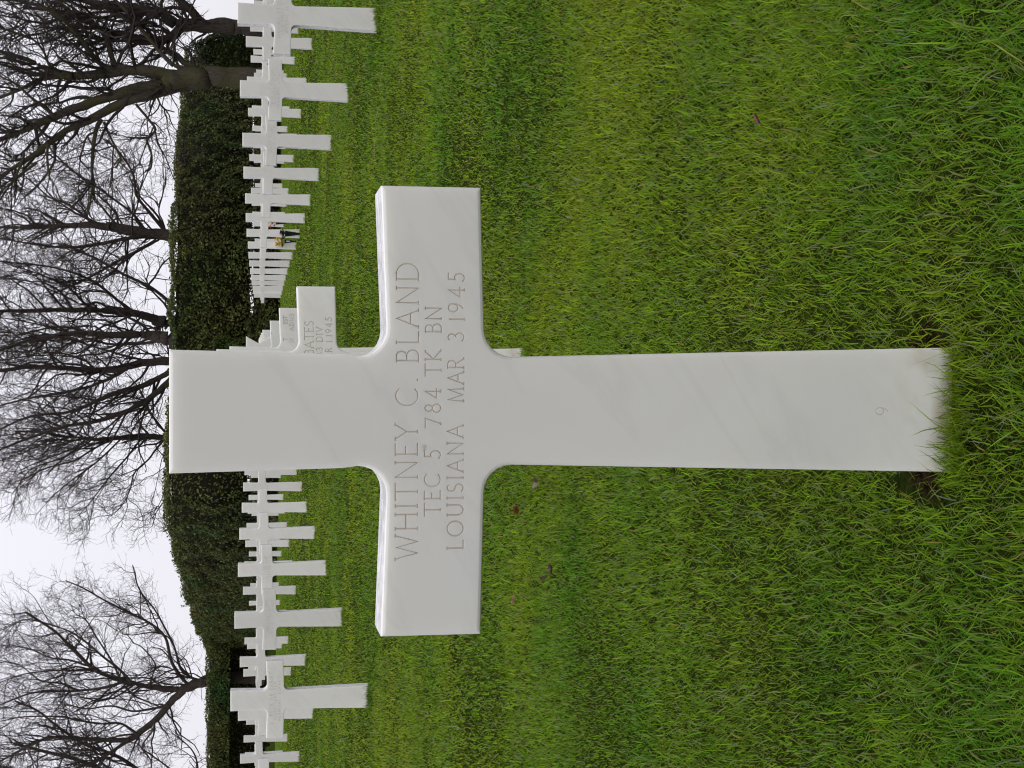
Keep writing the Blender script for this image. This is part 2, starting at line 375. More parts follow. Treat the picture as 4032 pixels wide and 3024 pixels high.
def ribbon(bm, pts, wd, depth, lift):
    """V groove swept along pts (x, z) in the plane y=0, cutting to +y (into the stone)"""
    n = len(pts); rings = []
    if n > 2 and abs(pts[0][0] - pts[-1][0]) + abs(pts[0][1] - pts[-1][1]) < 1e-7:
        closed = True; pts = pts[:-1]; n -= 1
    else: closed = False
    P = [Vector((p[0], p[1])) for p in pts]
    for i in range(n):
        if closed: a, b = P[i - 1], P[(i + 1) % n]; d = (b - a).normalized(); k = 1.0
        elif i == 0: d = (P[1] - P[0]).normalized(); k = 1.0
        elif i == n - 1: d = (P[-1] - P[-2]).normalized(); k = 1.0
        else:
            d1 = (P[i] - P[i - 1]).normalized(); d2 = (P[i + 1] - P[i]).normalized(); d = (d1 + d2)
            d = d.normalized() if d.length > 1e-4 else d1; k = min(1.6, 1 / max(.3, d.dot(d1)))
        nn = Vector((-d.y, d.x)) * (wd / 2 * k); c = P[i]
        if not closed and i == 0: c = c - d * wd * .35
        if not closed and i == n - 1: c = c + d * wd * .35
        nl = nn * (1 + lift / depth)
        rings.append([bm.verts.new((c.x + nl.x, -lift, c.y + nl.y)), bm.verts.new((c.x, depth, c.y)), bm.verts.new((c.x - nl.x, -lift, c.y - nl.y))])
    m = n if closed else n - 1
    for i in range(m):
        A, B = rings[i], rings[(i + 1) % n]
        for q in range(3): bm.faces.new((A[q], B[q], B[(q + 1) % 3], A[(q + 1) % 3]))
    if not closed:
        bm.faces.new(rings[0][::-1]); bm.faces.new(rings[-1])

# ------------------------------------------------------------------ grave markers
TH = .105 * S
def cross_outline():
    t, n, a, at_, ab_, ni, nb, b, s = .077, .0695, .2865, .7385, .6115, .7315, .607, .0835, 1.0
    r = .036
    def fil(cx, cz, a0, a1, k=6): return arc(cx, cz, r, r, a0, a1, k)
    right = [(t, 1.0), (n + .0025, ni + r + .02)] + fil(n + r, ni + r, 180, 270) + [(a, at_), (a, ab_)] + fil(n + r, nb - r, 90, 180) + [(b, 0.0), (b + .004, -.22)]
    left = [(-x, z) for x, z in right][::-1]
    return [(x * S, z * S) for x, z in right + left]
def star_outline():
    R = .231; cz = .804; pts = []
    for i in range(12):
        ang = 90 - 30 * i; rr = R if i % 2 == 0 else R / math.sqrt(3)
        pts.append((rr * math.cos(math.radians(ang)), cz + rr * math.sin(math.radians(ang))))
    # the shaft replaces the lowest point
    zj = cz - R / 2
    right = [p for p in pts[:5]]; left = [p for p in pts[8:]]
    return [(x * S, z * S) for x, z in right + [(.062, zj), (.083, 0), (.087, -.22), (-.087, -.22), (-.083, 0), (-.062, zj)] + left]
def slab(outline, bev):
    bm = bmesh.new()
    f = bm.faces.new([bm.verts.new((x, 0, z)) for x, z in outline])
    bmesh.ops.recalc_face_normals(bm, faces=[f])
    if f.normal.y > 0: f.normal_flip()
    g = bmesh.ops.extrude_face_region(bm, geom=[f], use_keep_orig=True)
    bmesh.ops.translate(bm, vec=(0, TH, 0), verts=[v for v in g['geom'] if isinstance(v, bmesh.types.BMVert)])
    bmesh.ops.recalc_face_normals(bm, faces=bm.faces[:])
    flat = [f for f in bm.faces if abs(f.normal.y) > .9]
    es = list({e for f in flat for e in f.edges})
    bmesh.ops.bevel(bm, geom=es, offset=bev, segments=2, affect='EDGES', profile=.5)
    bm.normal_update()
    for f in bm.faces: f.material_index = 0 if abs(f.normal.y) > .25 else 1
    return bm
def unit_to_plane(ux, uy, X0, Y0, Z0):
    p = at(ux * UU, uy * UU, Y0); return p[0] - X0, p[2] - Z0
def engrave(o, strokes, wd, depth):
    bm = bmesh.new()
    for st in strokes: ribbon(bm, st, wd, depth, .0012)
    bmesh.ops.recalc_face_normals(bm, faces=bm.faces[:])
    c = bm_obj('cutter', bm, [M_FACE, M_ROUGH, M_GROOVE])
    for p in c.data.polygons: p.material_index = 2
    c.matrix_world = o.matrix_world
    md = o.modifiers.new('engraving', 'BOOLEAN'); md.operation = 'DIFFERENCE'; md.object = c; md.solver = 'EXACT'; md.use_self = True
    bpy.context.view_layer.update()
    dg = bpy.context.evaluated_depsgraph_get()
    me = bpy.data.meshes.new_from_object(o.evaluated_get(dg), depsgraph=dg)
    nf0 = len(o.data.polygons)
    o.modifiers.clear(); bpy.data.objects.remove(c)
    if len(me.polygons) > nf0: o.data = me
    else: print('ENGRAVE FAILED')
# the big cross
x0, y0 = C0; z0 = float(turf(x0, y0)); 
big = bm_obj('grave_cross', slab(cross_outline(), .0045), [M_FACE, M_ROUGH, M_GROOVE])
big.location = (x0, y0, z0); big.scale = (.992, 1, .998); bpy.context.view_layer.update()
def pl(ux, uy): return unit_to_plane(ux, uy, x0, y0, z0)
def line_words(words, zu, hu, slope=-.0055):
    res = []
    for wd, ya, yb in words:
        xa, za = pl(zu - slope * (888 - ya) * -1 * 0 + 0, ya); xb, _ = pl(zu, yb)
        dz = -.0065 * ((xa + xb) / 2)
        res += word_strokes(wd, xa, xb, za + dz, hu)
    return res
one = abs(pl(900, 888)[1] - pl(850, 888)[1]) / 50
sts = line_words([('WHITNEY', 1210, 917), ('C', 877, 838), ('.', 823, 818), ('BLAND', 781, 566)], 901, 48 * one)
sts2 = line_words([('TEC', 1114, 1025), ('5', 992, 972), ('784', 922, 839), ('TK', 810, 756), ('BN', 717, 662)], 950.5, 34.5 * one)
sts2 += line_words([('LOUISIANA', 1188, 919), ('MAR', 868, 774), ('3', 735, 718), ('1945', 690, 588)], 1000, 35 * one)
xa, za = pl(1921, 888)
nine = word_strokes('9', xa - .01, xa + .01, za, 32 * one)
bpy.context.view_layer.update()
engrave(big, sts + sts2, .0021, .0011)
engrave(big, nine, .0013, .0005)
big['category'] = 'grave marker'
tag(big, 'large near white marble cross with engraved name, rank and date, filling the middle', 'grave marker', 'white marble grave markers')

ORD = ['front', 'second', 'third', 'fourth', 'fifth', 'sixth', 'seventh', 'eighth', 'ninth', 'tenth', 'eleventh', 'twelfth', 'thirteenth', 'fourteenth', 'fifteenth', 'sixteenth', 'seventeenth', 'eighteenth', 'nineteenth']
COLN = {0: 'directly behind the large front cross', 1: 'in the first column above the large cross', 2: 'in the second column above the large cross', 3: 'in the third column above the large cross',
        4: 'in the fourth column above the large cross', 5: 'in the fifth column above the large cross', -1: 'in the first column below the large cross', -2: 'in the second column below the large cross',
        -3: 'in the third column below the large cross', -4: 'in the fourth column below the large cross', -5: 'in the fifth column below the large cross'}
base_me = bm_obj('tmp', slab(cross_outline(), .0035), [M_FACE, M_ROUGH, M_GROOVE]); CM = base_me.data; bpy.data.objects.remove(base_me)
SKIP = set()
def text_part(parent, rows, wd, name='inscription'):
    """shallow engraved-looking strokes for far stones: thin inlaid lines"""
    bm = bmesh.new()
    for st in rows: ribbon(bm, st, wd, .0006, .0003)
    return tag(bm_obj(name, bm, M_GROOVE, parent), kind='stuff')
def faint_lines(k, seed):
    r = random.Random(seed); res = []
    for zc, h, hwid in ((.713, .028, .19), (.683, .021, .15), (.652, .021, .18)):
        x = -hwid * r.uniform(.8, 1)
        while x < hwid:
            if r.random() < .17: x += .02; continue
            wdt = h * r.uniform(.35, .75)
            a = r.choice(['I', 'N', 'E', 'A', 'L', 'R', 'T'])
            for st in G[a][1]: res.append([((x + p[0] * h) * S, (zc + p[1] * h - h) * S) for p in st])
            x += G[a][0] * h + .009
    return res
for k in range(0, 19):
    for j in range(-5, 6):
        if (j, k) == (0, 0) or (j, k) in SKIP: continue
        x, y = cross_xy(j, k)
        if abs(x) > .252 * y + .32: continue
        if k < 3 and j != 0: continue
        z = float(turf(x, y)); r = random.Random(j * 50 + k)
        star = (j, k) == (0, 4)
        if star:
            o = bm_obj('grave_star', slab(star_outline(), .0035), [M_FACE, M_ROUGH, M_GROOVE])
            lab = 'white marble marker with a six-pointed star head, fifth in line behind the large cross'
        else:
            o = bpy.data.objects.new('grave_cross', CM); COL.objects.link(o)
            what = {0: 'with engraved lettering, half hidden right behind the large cross'}.get(k)
            lab = 'white marble cross, %s row, %s' % (ORD[k], COLN[j])
            if (j, k) == (0, 1): lab = 'white marble cross with partly hidden engraving, next behind the large cross'
            if (j, k) == (1, 9): lab = 'white marble cross behind the dark vase with withered flowers'
            if (j, k) == (1, 10): lab = 'white marble cross behind the vase of yellow flowers'
        o.location = (x + r.uniform(-.008, .008), y + r.uniform(-.02, .02), z + r.uniform(-.006, .006)); o.rotation_euler = (r.uniform(-.004, .004), r.uniform(-.006, .006), r.uniform(-.03, .03))
        if (j, k) == (0, 1): o.location = (x - .002, y, z); o.rotation_euler = (0, 0, 0)
        tag(o, lab, 'grave marker', 'white marble grave markers')
        if (j, k) == (0, 1):
            X1, Y1, Z1 = o.location
            def p1(ux, uy): return unit_to_plane(ux, uy, X1, Y1, Z1)
            un1 = abs(p1(660, 750)[1] - p1(700, 750)[1]) / 40
            q = lambda t, ya, yb, zu, h: word_strokes(t, p1(zu, ya)[0], p1(zu, yb)[0], p1(zu, ya)[1], h * un1)
            o.data = o.data.copy()
            bpy.context.view_layer.update()
            engrave(o, q('BATES', 766, 694, 677.5, 19) + q('83', 769, 751, 697, 13.5) + q('DIV', 738, 707, 697, 13.5) + q('AR', 775, 752, 717, 13.5) + q('1', 739, 736, 717, 13.5) + q('1945', 726, 686, 717, 13.5), .0030, .0016)
        elif (j, k) == (0, 2):
            X1, Y1, Z1 = o.location
            def p1(ux, uy): return unit_to_plane(ux, uy, X1, Y1, Z1)
            un1 = abs(p1(610, 750)[1] - p1(650, 750)[1]) / 40
            q = lambda t, ya, yb, zu, h: word_strokes(t, p1(zu, ya)[0], p1(zu, yb)[0], p1(zu, ya)[1], h * un1)
            text_part(o, q('T', 737, 730, 620, 8) + q('EST', 700, 684, 620, 8) + q('N', 740, 733, 634, 9) + q('ADMS', 715, 679, 634, 9), .0028)
        elif k <= 5 and j in (-1, 1):
            text_part(o, faint_lines(k, j * 9 + k), .0015)

# ------------------------------------------------------------------ hedges
def hedge(name, pts, h0, h1, thick, nleaf, label, leaf=.12, core_from=0.0, slit=None, stems=0, seed=0, lumps=.18):
    """pts: plan polyline (x, y) with top height z; foliage shell of small leaves round a dark core"""
    r = np.random.default_rng(seed)
    P = np.array(pts, float)                                    # x, y, ztop
    seg = np.hypot(np.diff(P[:, 0]), np.diff(P[:, 1])); cum = np.concatenate([[0], np.cumsum(seg)]); Lt = cum[-1]
    def pos(s):
        x = np.interp(s, cum, P[:, 0]); y = np.interp(s, cum, P[:, 1]); z = np.interp(s, cum, P[:, 2])
        e = .4; x2 = np.interp(np.minimum(s + e, Lt), cum, P[:, 0]) - np.interp(np.maximum(s - e, 0), cum, P[:, 0])
        y2 = np.interp(np.minimum(s + e, Lt), cum, P[:, 1]) - np.interp(np.maximum(s - e, 0), cum, P[:, 1])
        l = np.hypot(x2, y2) + 1e-9; tx, ty = x2 / l, y2 / l
        return x, y, z, tx, ty, ty, -tx                         # tangent, and normal turned to the camera side
    x, y, z, *_ = pos(np.array([Lt / 2]))
    root = empty(name, (float(x[0]), float(y[0]), float(turf(x[0], y[0]))))
    O = np.array(root.location)
    tag(root, label, 'hedge')
    # leaves
    n = nleaf; kind = r.random(n); s = r.uniform(0, Lt, n)
    X, Y, Z, tx, ty, nx, ny = pos(s)
    G0 = turf(X, Y)
    top = kind < .26; back = (kind > .86)
    v = np.where(top, 1.0, r.random(n) ** .9)
    zb = G0 + h0
    z = zb + (Z - zb) * v + np.where(top, r.normal(0, .05, n) - .03, 0)
    off = np.where(top, r.uniform(-.5, .5, n) * thick, np.where(back, -.5 * thick, .5 * thick))
    lump = lumps * (smooth_noise(s, z * 1.3, seed + 5, 1.6) + .6 * smooth_noise(s, z, seed + 6, 4.5))
    off = off + np.where(top, 0, lump * np.where(back, -1, 1)) + r.normal(0, .06, n)
    off = off * np.where((v > .9) & ~top, .93, 1)
    z = z + np.where(top | (v > .93), .5 * lump, 0)
    px, py = X + nx * off, Y + ny * off
    N = np.stack([nx * np.where(top, .2, 1) * np.sign(off + 1e-6), ny * np.where(top, .2, 1) * np.sign(off + 1e-6), np.where(top, 1, .35)], 1) + r.normal(0, .55, (n, 3))
    N /= np.linalg.norm(N, axis=1)[:, None]
    A = np.cross(N, r.normal(0, 1, (n, 3))); A /= np.linalg.norm(A, axis=1)[:, None]; B = np.cross(N, A)
    sz = leaf * r.uniform(.6, 1.4, n)[:, None]
    C = np.stack([px, py, z], 1) - O
    V = np.stack([C - A * sz * .5, C + B * sz * .28 + N * sz * .05, C + A * sz * .5, C - B * sz * .28 + N * sz * .05], 1).reshape(-1, 3)
    Fq = (np.arange(n) * 4)[:, None] + np.arange(4)[None]
    g = np.array([.066, .084, .020]) * r.lognormal(0, .45, n)[:, None]
    hue = smooth_noise(s, z * 2, seed + 9, .8)
    g[:, 0] *= 1 + .25 * hue
    yl = r.random(n) < .16 + .08 * hue; g[yl] = np.array([.16, .17, .055]) * r.uniform(.6, 1.4, yl.sum())[:, None]  # scattered yellowish leaves, lit flecks painted into the leaf colour
    o = np_mesh('foliage', V, Fq, M_LEAF, root, col=np.repeat(g, 4, 0)); tag(o, kind='stuff')
    # core
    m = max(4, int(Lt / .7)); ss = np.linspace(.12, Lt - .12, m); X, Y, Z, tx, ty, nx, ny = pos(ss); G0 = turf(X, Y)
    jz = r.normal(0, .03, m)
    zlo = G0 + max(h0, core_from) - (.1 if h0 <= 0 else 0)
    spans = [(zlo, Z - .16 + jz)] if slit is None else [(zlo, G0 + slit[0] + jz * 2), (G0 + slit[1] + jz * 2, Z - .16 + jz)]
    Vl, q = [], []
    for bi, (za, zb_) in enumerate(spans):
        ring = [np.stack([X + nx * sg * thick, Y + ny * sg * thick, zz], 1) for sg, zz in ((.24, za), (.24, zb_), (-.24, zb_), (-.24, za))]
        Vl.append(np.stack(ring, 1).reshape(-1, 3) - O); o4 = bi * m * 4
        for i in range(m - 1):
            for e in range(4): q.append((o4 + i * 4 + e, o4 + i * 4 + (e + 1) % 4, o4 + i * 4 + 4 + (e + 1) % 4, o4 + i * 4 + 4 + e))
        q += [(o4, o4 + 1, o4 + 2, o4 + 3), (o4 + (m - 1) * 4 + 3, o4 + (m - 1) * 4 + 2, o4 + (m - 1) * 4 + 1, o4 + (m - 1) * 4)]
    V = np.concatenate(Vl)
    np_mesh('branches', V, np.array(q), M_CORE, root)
    if stems:
        Vs, Fs, nv = [], [], 0
        for i in range(stems):
            s1 = r.uniform(.2, Lt - .2); X, Y, Z, tx, ty, nx, ny = [float(a) for a in pos(np.array([s1])) for a in a]
            o1 = r.uniform(-.38, .38) * thick; rad = r.uniform(.015, .05); b = np.array([X + nx * o1, Y + ny * o1, float(turf(X, Y)) - .1])
            t_ = b + np.array([r.normal(0, .25), r.normal(0, .2), r.uniform(1.6, 2.6)])
            for c, rr in ((b, rad), (t_, rad * .6)):
                for a in range(5): Vs.append(c + rr * np.array([math.cos(a * 1.2566), math.sin(a * 1.2566), 0]) - O)
            for a in range(5): Fs.append((nv + a, nv + (a + 1) % 5, nv + 5 + (a + 1) % 5, nv + 5 + a))
            nv += 10
        tag(np_mesh('stems', np.array(Vs), np.array(Fs), M_CORE, root), kind='stuff')
    return root
def hedge_points(lst, ztop_m):
    """points (unit_y, unit_x_of_top) of the skyline; depth follows from the constant clipped height"""
    res = []
    for uy, ux in lst:
        D = 60.0
        for _ in range(40):
            p = at(ux * UU, uy * UU, D); e = p[2] - (ztop_m)
            sl_ = (p[2] - HC) / D; D -= .7 * e / sl_
        res.append((p[0], D, ztop_m))
    return res
ZT = 3.95
h_main = hedge_points([(1385, 450), (1345, 434), (1300, 419), (1250, 403), (1210, 394), (1170, 384), (1100, 368), (1040, 361), (900, 365), (760, 371), (700, 372), (600, 372), (500, 374), (400, 380), (300, 388), (200, 399), (135, 406)], ZT)
hedge('clipped_hedge', h_main, 0.0, ZT, 1.5, 145000, 'tall dark green clipped hedge curving behind the rows of crosses', slit=(1.02, 1.14), stems=300, seed=1, lumps=.26)
yH = 101.0
a_, b_ = at(450 * UU, 1372 * UU, yH), at(452 * UU, 1760 * UU, yH + 4)
hz = HC + (554 - 450) / 3323 * yH - .2
hedge('pleached_hedge', [(b_[0], yH + 4, hz), (a_[0], yH, hz)], hz - 1.5 - float(turf(a_[0], yH)), hz, 3.0, 9000, 'raised box hedge of olive foliage at the lower left, shaded underneath', leaf=.14, seed=2, core_from=hz - 1.4)
hedge('low_dark_hedge', [(b_[0], yH + 6, hz - .9), (a_[0], yH + 2, hz - .9)], 0, hz - .9, 1.2, 5000, 'dark hedge standing in the shade under the raised box hedge', leaf=.14, seed=3)
def bush(cx_u, cy_u, D, hgt, rad, n, label, seed):
    r = np.random.default_rng(seed); p = at(cx_u * UU, cy_u * UU, D); gx = float(turf(p[0], D))
    root = empty('evergreen_bush', (p[0], D, gx)); tag(root, label, 'bush')
    u = r.normal(0, 1, (n, 3)); u /= np.linalg.norm(u, axis=1)[:, None]; u[:, 2] = np.abs(u[:, 2]) * np.where(r.random(n) < .25, -1, 1)
    rr = 1 + .13 * smooth_noise(u[:, 0] * 3 + u[:, 1] * 2, u[:, 2] * 3, seed, 2.0) + r.normal(0, .06, n)
    C = u * rr[:, None] * np.array([rad, rad, hgt * .5]); C[:, 2] += hgt * .52
    N = u + r.normal(0, .5, (n, 3)); N /= np.linalg.norm(N, axis=1)[:, None]
    A = np.cross(N, r.normal(0, 1, (n, 3))); A /= np.linalg.norm(A, axis=1)[:, None]; B = np.cross(N, A); sz = .11 * r.uniform(.6, 1.5, n)[:, None]
    V = np.stack([C - A * sz * .5, C + B * sz * .3, C + A * sz * .5, C - B * sz * .3], 1).reshape(-1, 3)
    g = np.array([.030, .042, .012]) * r.lognormal(0, .4, n)[:, None]
    yl = r.random(n) < .12; g[yl] *= 2.6
    tag(np_mesh('foliage', V, (np.arange(n) * 4)[:, None] + np.arange(4)[None], M_LEAF, root, col=np.repeat(g, 4, 0)), kind='stuff')
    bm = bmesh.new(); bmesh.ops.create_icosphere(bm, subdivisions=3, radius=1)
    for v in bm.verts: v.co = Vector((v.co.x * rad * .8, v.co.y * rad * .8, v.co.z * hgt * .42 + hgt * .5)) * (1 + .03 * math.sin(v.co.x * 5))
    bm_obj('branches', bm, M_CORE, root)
bush(480, 108, 60.0, 3.05, .72, 9000, 'rounded dark evergreen bush at the end of the hedge, below the top left tree', 5)

# ------------------------------------------------------------------ bare winter trees
def catmull(P, n):
    P = np.array(P, float); Q = np.concatenate([[2 * P[0] - P[1]], P, [2 * P[-1] - P[-2]]]); res = []
    for i in range(1, len(Q) - 2):
        for t in np.linspace(0, 1, n, endpoint=False):
            res.append(.5 * (2 * Q[i] + (Q[i + 1] - Q[i - 1]) * t + (2 * Q[i - 1] - 5 * Q[i] + 4 * Q[i + 1] - Q[i + 2]) * t * t + (3 * Q[i] - Q[i - 1] - 3 * Q[i + 1] + Q[i + 2]) * t ** 3))
    res.append(Q[-2]); return np.array(res)
def tubes(P, R, sides, pointed=False):
    """P (n, m, 3) paths, R (n, m) radii -> vertices, triangles"""
    n, m, _ = P.shape
    T = np.gradient(P, axis=1); T /= np.linalg.norm(T, axis=2)[..., None] + 1e-12
    ref = np.where(np.abs(T[:, :, 2:3]) > .9, np.array([1.0, 0, 0]), np.array([0, 0, 1.0]))
    A = np.cross(T, ref); A /= np.linalg.norm(A, axis=2)[..., None] + 1e-12; B = np.cross(T, A)
    ang = np.arange(sides) * 2 * math.pi / sides
    mm = m - 1 if pointed else m
    ringv = P[:, :mm, None] + R[:, :mm, None, None] * (A[:, :mm, None] * np.cos(ang)[None, None, :, None] + B[:, :mm, None] * np.sin(ang)[None, None, :, None])
    V = ringv.reshape(n, mm * sides, 3)
    if pointed: V = np.concatenate([V, P[:, -1:]], 1)
    per = V.shape[1]; tri = []
    for i in range(mm - 1):
        for q in range(sides):
            a, b = i * sides + q, i * sides + (q + 1) % sides
            tri += [(a, b, b + sides), (a, b + sides, a + sides)]
    if pointed:
        for q in range(sides): tri.append(((mm - 1) * sides + q, (mm - 1) * sides + (q + 1) % sides, mm * sides))
    tri = np.array(tri)
    return V.reshape(-1, 3), ((np.arange(n) * per)[:, None, None] + tri[None]).reshape(-1, 3)
def grow(par_P, par_R, count, len_lo, len_hi, m, rng, t0=.15, ang=(.5, 1.1), up=.12, rfac=.5, rmin=.006, rmax=9, wander=.25, lenR=True):
    """children on parents. par_P (n, k, 3)"""
    n, k, _ = par_P.shape
    idx = np.repeat(np.arange(n), count) if np.isscalar(count) else np.repeat(np.arange(n), count)
    t = t0 + (1 - t0) * rng.random(len(idx)) ** .85; ft = t * (k - 1); i0 = np.minimum(ft.astype(int), k - 2); fr = (ft - i0)[:, None]
    A, B = par_P[idx, i0], par_P[idx, i0 + 1]; P0 = A + (B - A) * fr
    T = B - A; T /= np.linalg.norm(T, axis=1)[:, None] + 1e-12
    r0 = par_R[idx, i0] * (1 - fr[:, 0]) + par_R[idx, i0 + 1] * fr[:, 0]
    rd = rng.normal(0, 1, (len(idx), 3)); rd -= T * (rd * T).sum(1)[:, None]; rd /= np.linalg.norm(rd, axis=1)[:, None]
    a = rng.uniform(ang[0], ang[1], len(idx))[:, None]; D = T * np.cos(a) + rd * np.sin(a); D[:, 2] += up; D /= np.linalg.norm(D, axis=1)[:, None]
    L_ = rng.uniform(len_lo, len_hi, len(idx)) * (1.15 - .65 * t)
    pts = [P0]; step = (L_ / (m - 1))[:, None]
    for q in range(m - 1):
        D = D + rng.normal(0, wander, D.shape); D[:, 2] += up * .5; D /= np.linalg.norm(D, axis=1)[:, None]
        pts.append(pts[-1] + D * step)
    P = np.stack(pts, 1); rr = np.clip(r0 * rfac, rmin, rmax)[:, None] * np.linspace(1, .35, m)[None]
    return P, rr
def tree(name, D, guides, label, seed, mat=None, density=1.0, base=None, sizes=(1.0, 1.0, 1.0), thick=1.2):
    """guides: (width0, width1, [(px, py) of the 4032 px photo, ...]); the first one carries the trunk down to the ground"""
    rng = np.random.default_rng(seed); mat = mat or M_BARK
    pb = at(guides[0][2][0][0], guides[0][2][0][1], D); bx = base if base is not None else pb[0]
    root = empty(name, (bx, D, float(turf(bx, D)) - .03)); O = np.array(root.location); tag(root, label, 'tree', 'bare winter trees behind the hedge')
    GP, GR = [], []
    for gi, (w0, w1, px) in enumerate(guides):
        px = [tuple(map(float, p)) for p in px]
        if px[-1][0] <= 40:                                      # goes on above the frame
            (xa, ya), (xb, yb) = px[-2], px[-1]; d = math.hypot(xb - xa, yb - ya); ext = rng.uniform(150, 330)
            px.append((xb + (xb - xa) / d * ext, yb + (yb - ya) / d * ext)); w1 = w1 * .45
        slope = rng.uniform(-.5, .5) if gi else rng.uniform(-.08, .08)
        cum = 0; pts = []
        for i, p in enumerate(px):
            if i: cum += math.hypot(p[0] - px[i - 1][0], p[1] - px[i - 1][1]) / FPX * D
            pts.append(at(p[0], p[1], D + slope * cum))
        wv = np.linspace(w0, w1, len(pts)) if len(pts) > 1 else np.array([w0])
        if gi == 0:
            g0 = np.array([bx, D, O[2]]); h = pts[0][2] - g0[2]
            pts = [g0, g0 * .6 + pts[0] * .4] + pts; wv = np.concatenate([[w0 * 1.5, w0 * 1.08], wv])
        P = catmull(pts, 6); R = np.interp(np.linspace(0, 1, len(P)), np.linspace(0, 1, len(pts)), wv) / FPX * D / 2
        # knots and bends of old wood
        wob = rng.normal(0, 1, P.shape); wob = (wob + np.roll(wob, 1, 0) + np.roll(wob, 2, 0)) / 3; wob[0] = 0; wob[-1] *= .5
        rn = rng.normal(0, 1, len(R) + 4); rn = np.convolve(rn, np.ones(5) / 5, 'valid'); P = P + wob * (R[:, None] * .14); R = R * (1 + .10 * rn)
        GP.append(P); GR.append(R)
        V, T = tubes(P[None], R[None], 9 if w0 > 18 else 7)
        o = np_mesh('trunk' if gi == 0 else 'limb', V - O, T, mat, root, smooth=True)
    # recursive wood on resampled guides
    Vs, Fs = [], []; nv = 0
    K = 14; PP, RR, cnt = [], [], []
    for gi, (P, R) in enumerate(zip(GP, GR)):
        q = np.linspace(0 if gi else .35, 1, K) * (len(P) - 1)
        PP.append(np.stack([np.interp(q, np.arange(len(P)), P[:, a]) for a in range(3)], 1)); RR.append(np.interp(q, np.arange(len(R)), R))
        Ln = np.linalg.norm(np.diff(PP[-1], axis=0), axis=1).sum(); cnt.append(max(4, int(Ln * 2.2 * density)))
    PP, RR, cnt = np.array(PP), np.array(RR), np.array(cnt)
    s1, s2, s3 = sizes
    P1, R1 = grow(PP, RR, cnt, 1.2 * s1, 4.6 * s1, 9, rng, .10, (.5, 1.25), .14, .45 * thick, .020 * thick, .055 * thick, .22)
    P2, R2 = grow(P1, R1, 6, .7 * s2, 2.3 * s2, 6, rng, .10, (.5, 1.2), .07, .62, .012, .026, .28)
    P3, R3 = grow(P2, R2, 4, .4 * s3, 1.2 * s3, 4, rng, .08, (.4, 1.2), .04, .72, .0085, .014, .33)
    P4, R4 = grow(P3, R3, 1, .25, .6, 2, rng, .1, (.4, 1.1), .03, .8, .0065, .009, .35)
    for P, R, sd_ in ((P1, R1, 4), (P2, R2, 3), (P3, R3, 3), (P4, R4, 3)):
        V, T = tubes(P, R, sd_, True); Vs.append(V); Fs.append(T + nv); nv += len(V)
    o = np_mesh('crown', np.concatenate(Vs) - O, np.concatenate(Fs), M_TWIG, root); tag(o, kind='stuff')
    global NTRI; NTRI += sum(len(f) for f in Fs)
NTRI = 0
tree('bare_tree', 57, [
    (60, 52, [(960, 106), (926, 101), (860, 100), (795, 99), (720, 96)]),
    (50, 26, [(735, 96), (687, 92), (615, 50), (506, 29), (430, 22), (362, 7), (250, -20)]),
    (40, 22, [(800, 96), (770, 60), (740, 30), (700, -10), (640, -60)]),
    (38, 12, [(720, 105), (669, 145), (615, 159), (524, 145), (416, 119), (325, 72), (200, 40), (90, 30)]),
    (20, 8, [(600, 52), (540, 100), (470, 60), (400, 70), (300, 50), (180, 90), (60, 70), (0, 60)]),
    (16, 6, [(669, 145), (640, 110), (590, 90), (520, 110), (430, 150), (330, 140), (250, 110), (120, 140), (10, 110)])],
    'big bare tree with heavy low forking limbs, at the top left corner', 11, density=1.15, sizes=(.9, .9, .9), thick=1.4)
tree('bare_tree', 56.2, [
    (80, 92, [(940, 304), (850, 304), (760, 308), (690, 316), (640, 320)]),
    (52, 18, [(690, 300), (590, 282), (506, 278), (398, 290), (290, 300), (199, 275), (108, 235), (0, 203)]),
    (26, 18, [(290, 300), (230, 300), (163, 311), (90, 347), (0, 383)]),
    (52, 26, [(650, 335), (542, 348), (434, 382), (325, 416), (217, 459), (108, 506), (0, 550)]),
    (44, 16, [(660, 350), (580, 375), (470, 412), (362, 468), (289, 499), (220, 540), (145, 600), (70, 650), (0, 694)]),
    (26, 12, [(560, 285), (500, 268), (452, 253), (427, 181), (398, 119), (343, 72), (271, 36), (217, 0)]),
    (24, 10, [(470, 285), (398, 253), (325, 163), (289, 119), (235, 65), (173, 29), (60, 0)]),
    (20, 12, [(760, 280), (700, 262), (669, 246), (579, 145), (506, 54), (452, 0)]),
    (22, 14, [(800, 275), (741, 255), (687, 217), (640, 190), (560, 150)]),
    (11, 7, [(535, 409), (579, 463), (611, 506), (593, 535), (579, 554), (597, 608), (593, 663), (571, 674)]),
    (11, 6, [(409, 481), (441, 554), (474, 619), (465, 645), (456, 663)]),
    (18, 8, [(400, 470), (380, 506), (369, 572), (362, 663), (366, 710), (362, 753), (347, 843)]),
    (9, 5, [(380, 518), (344, 536), (325, 590), (315, 627), (351, 670)]),
    (11, 7, [(188, 554), (186, 600), (188, 645), (195, 702)]),
    (12, 6, [(95, 600), (90, 627), (61, 699), (54, 739)]),
    (12, 8, [(145, 640), (80, 690), (20, 740)]),
    (9, 4, [(615, 360), (625, 395), (644, 427), (687, 441)]),
    (14, 7, [(320, 285), (250, 240), (199, 260), (170, 200), (120, 150), (0, 110)]),
    (16, 8, [(217, 459), (170, 420), (130, 390), (60, 330), (0, 300)])],
    'mossy-trunked bare tree with arching limbs standing in front of the hedge, upper left', 12, mat=M_BARKMOSS, density=1.15, sizes=(.9, .9, .9), thick=1.35)
DT = 76
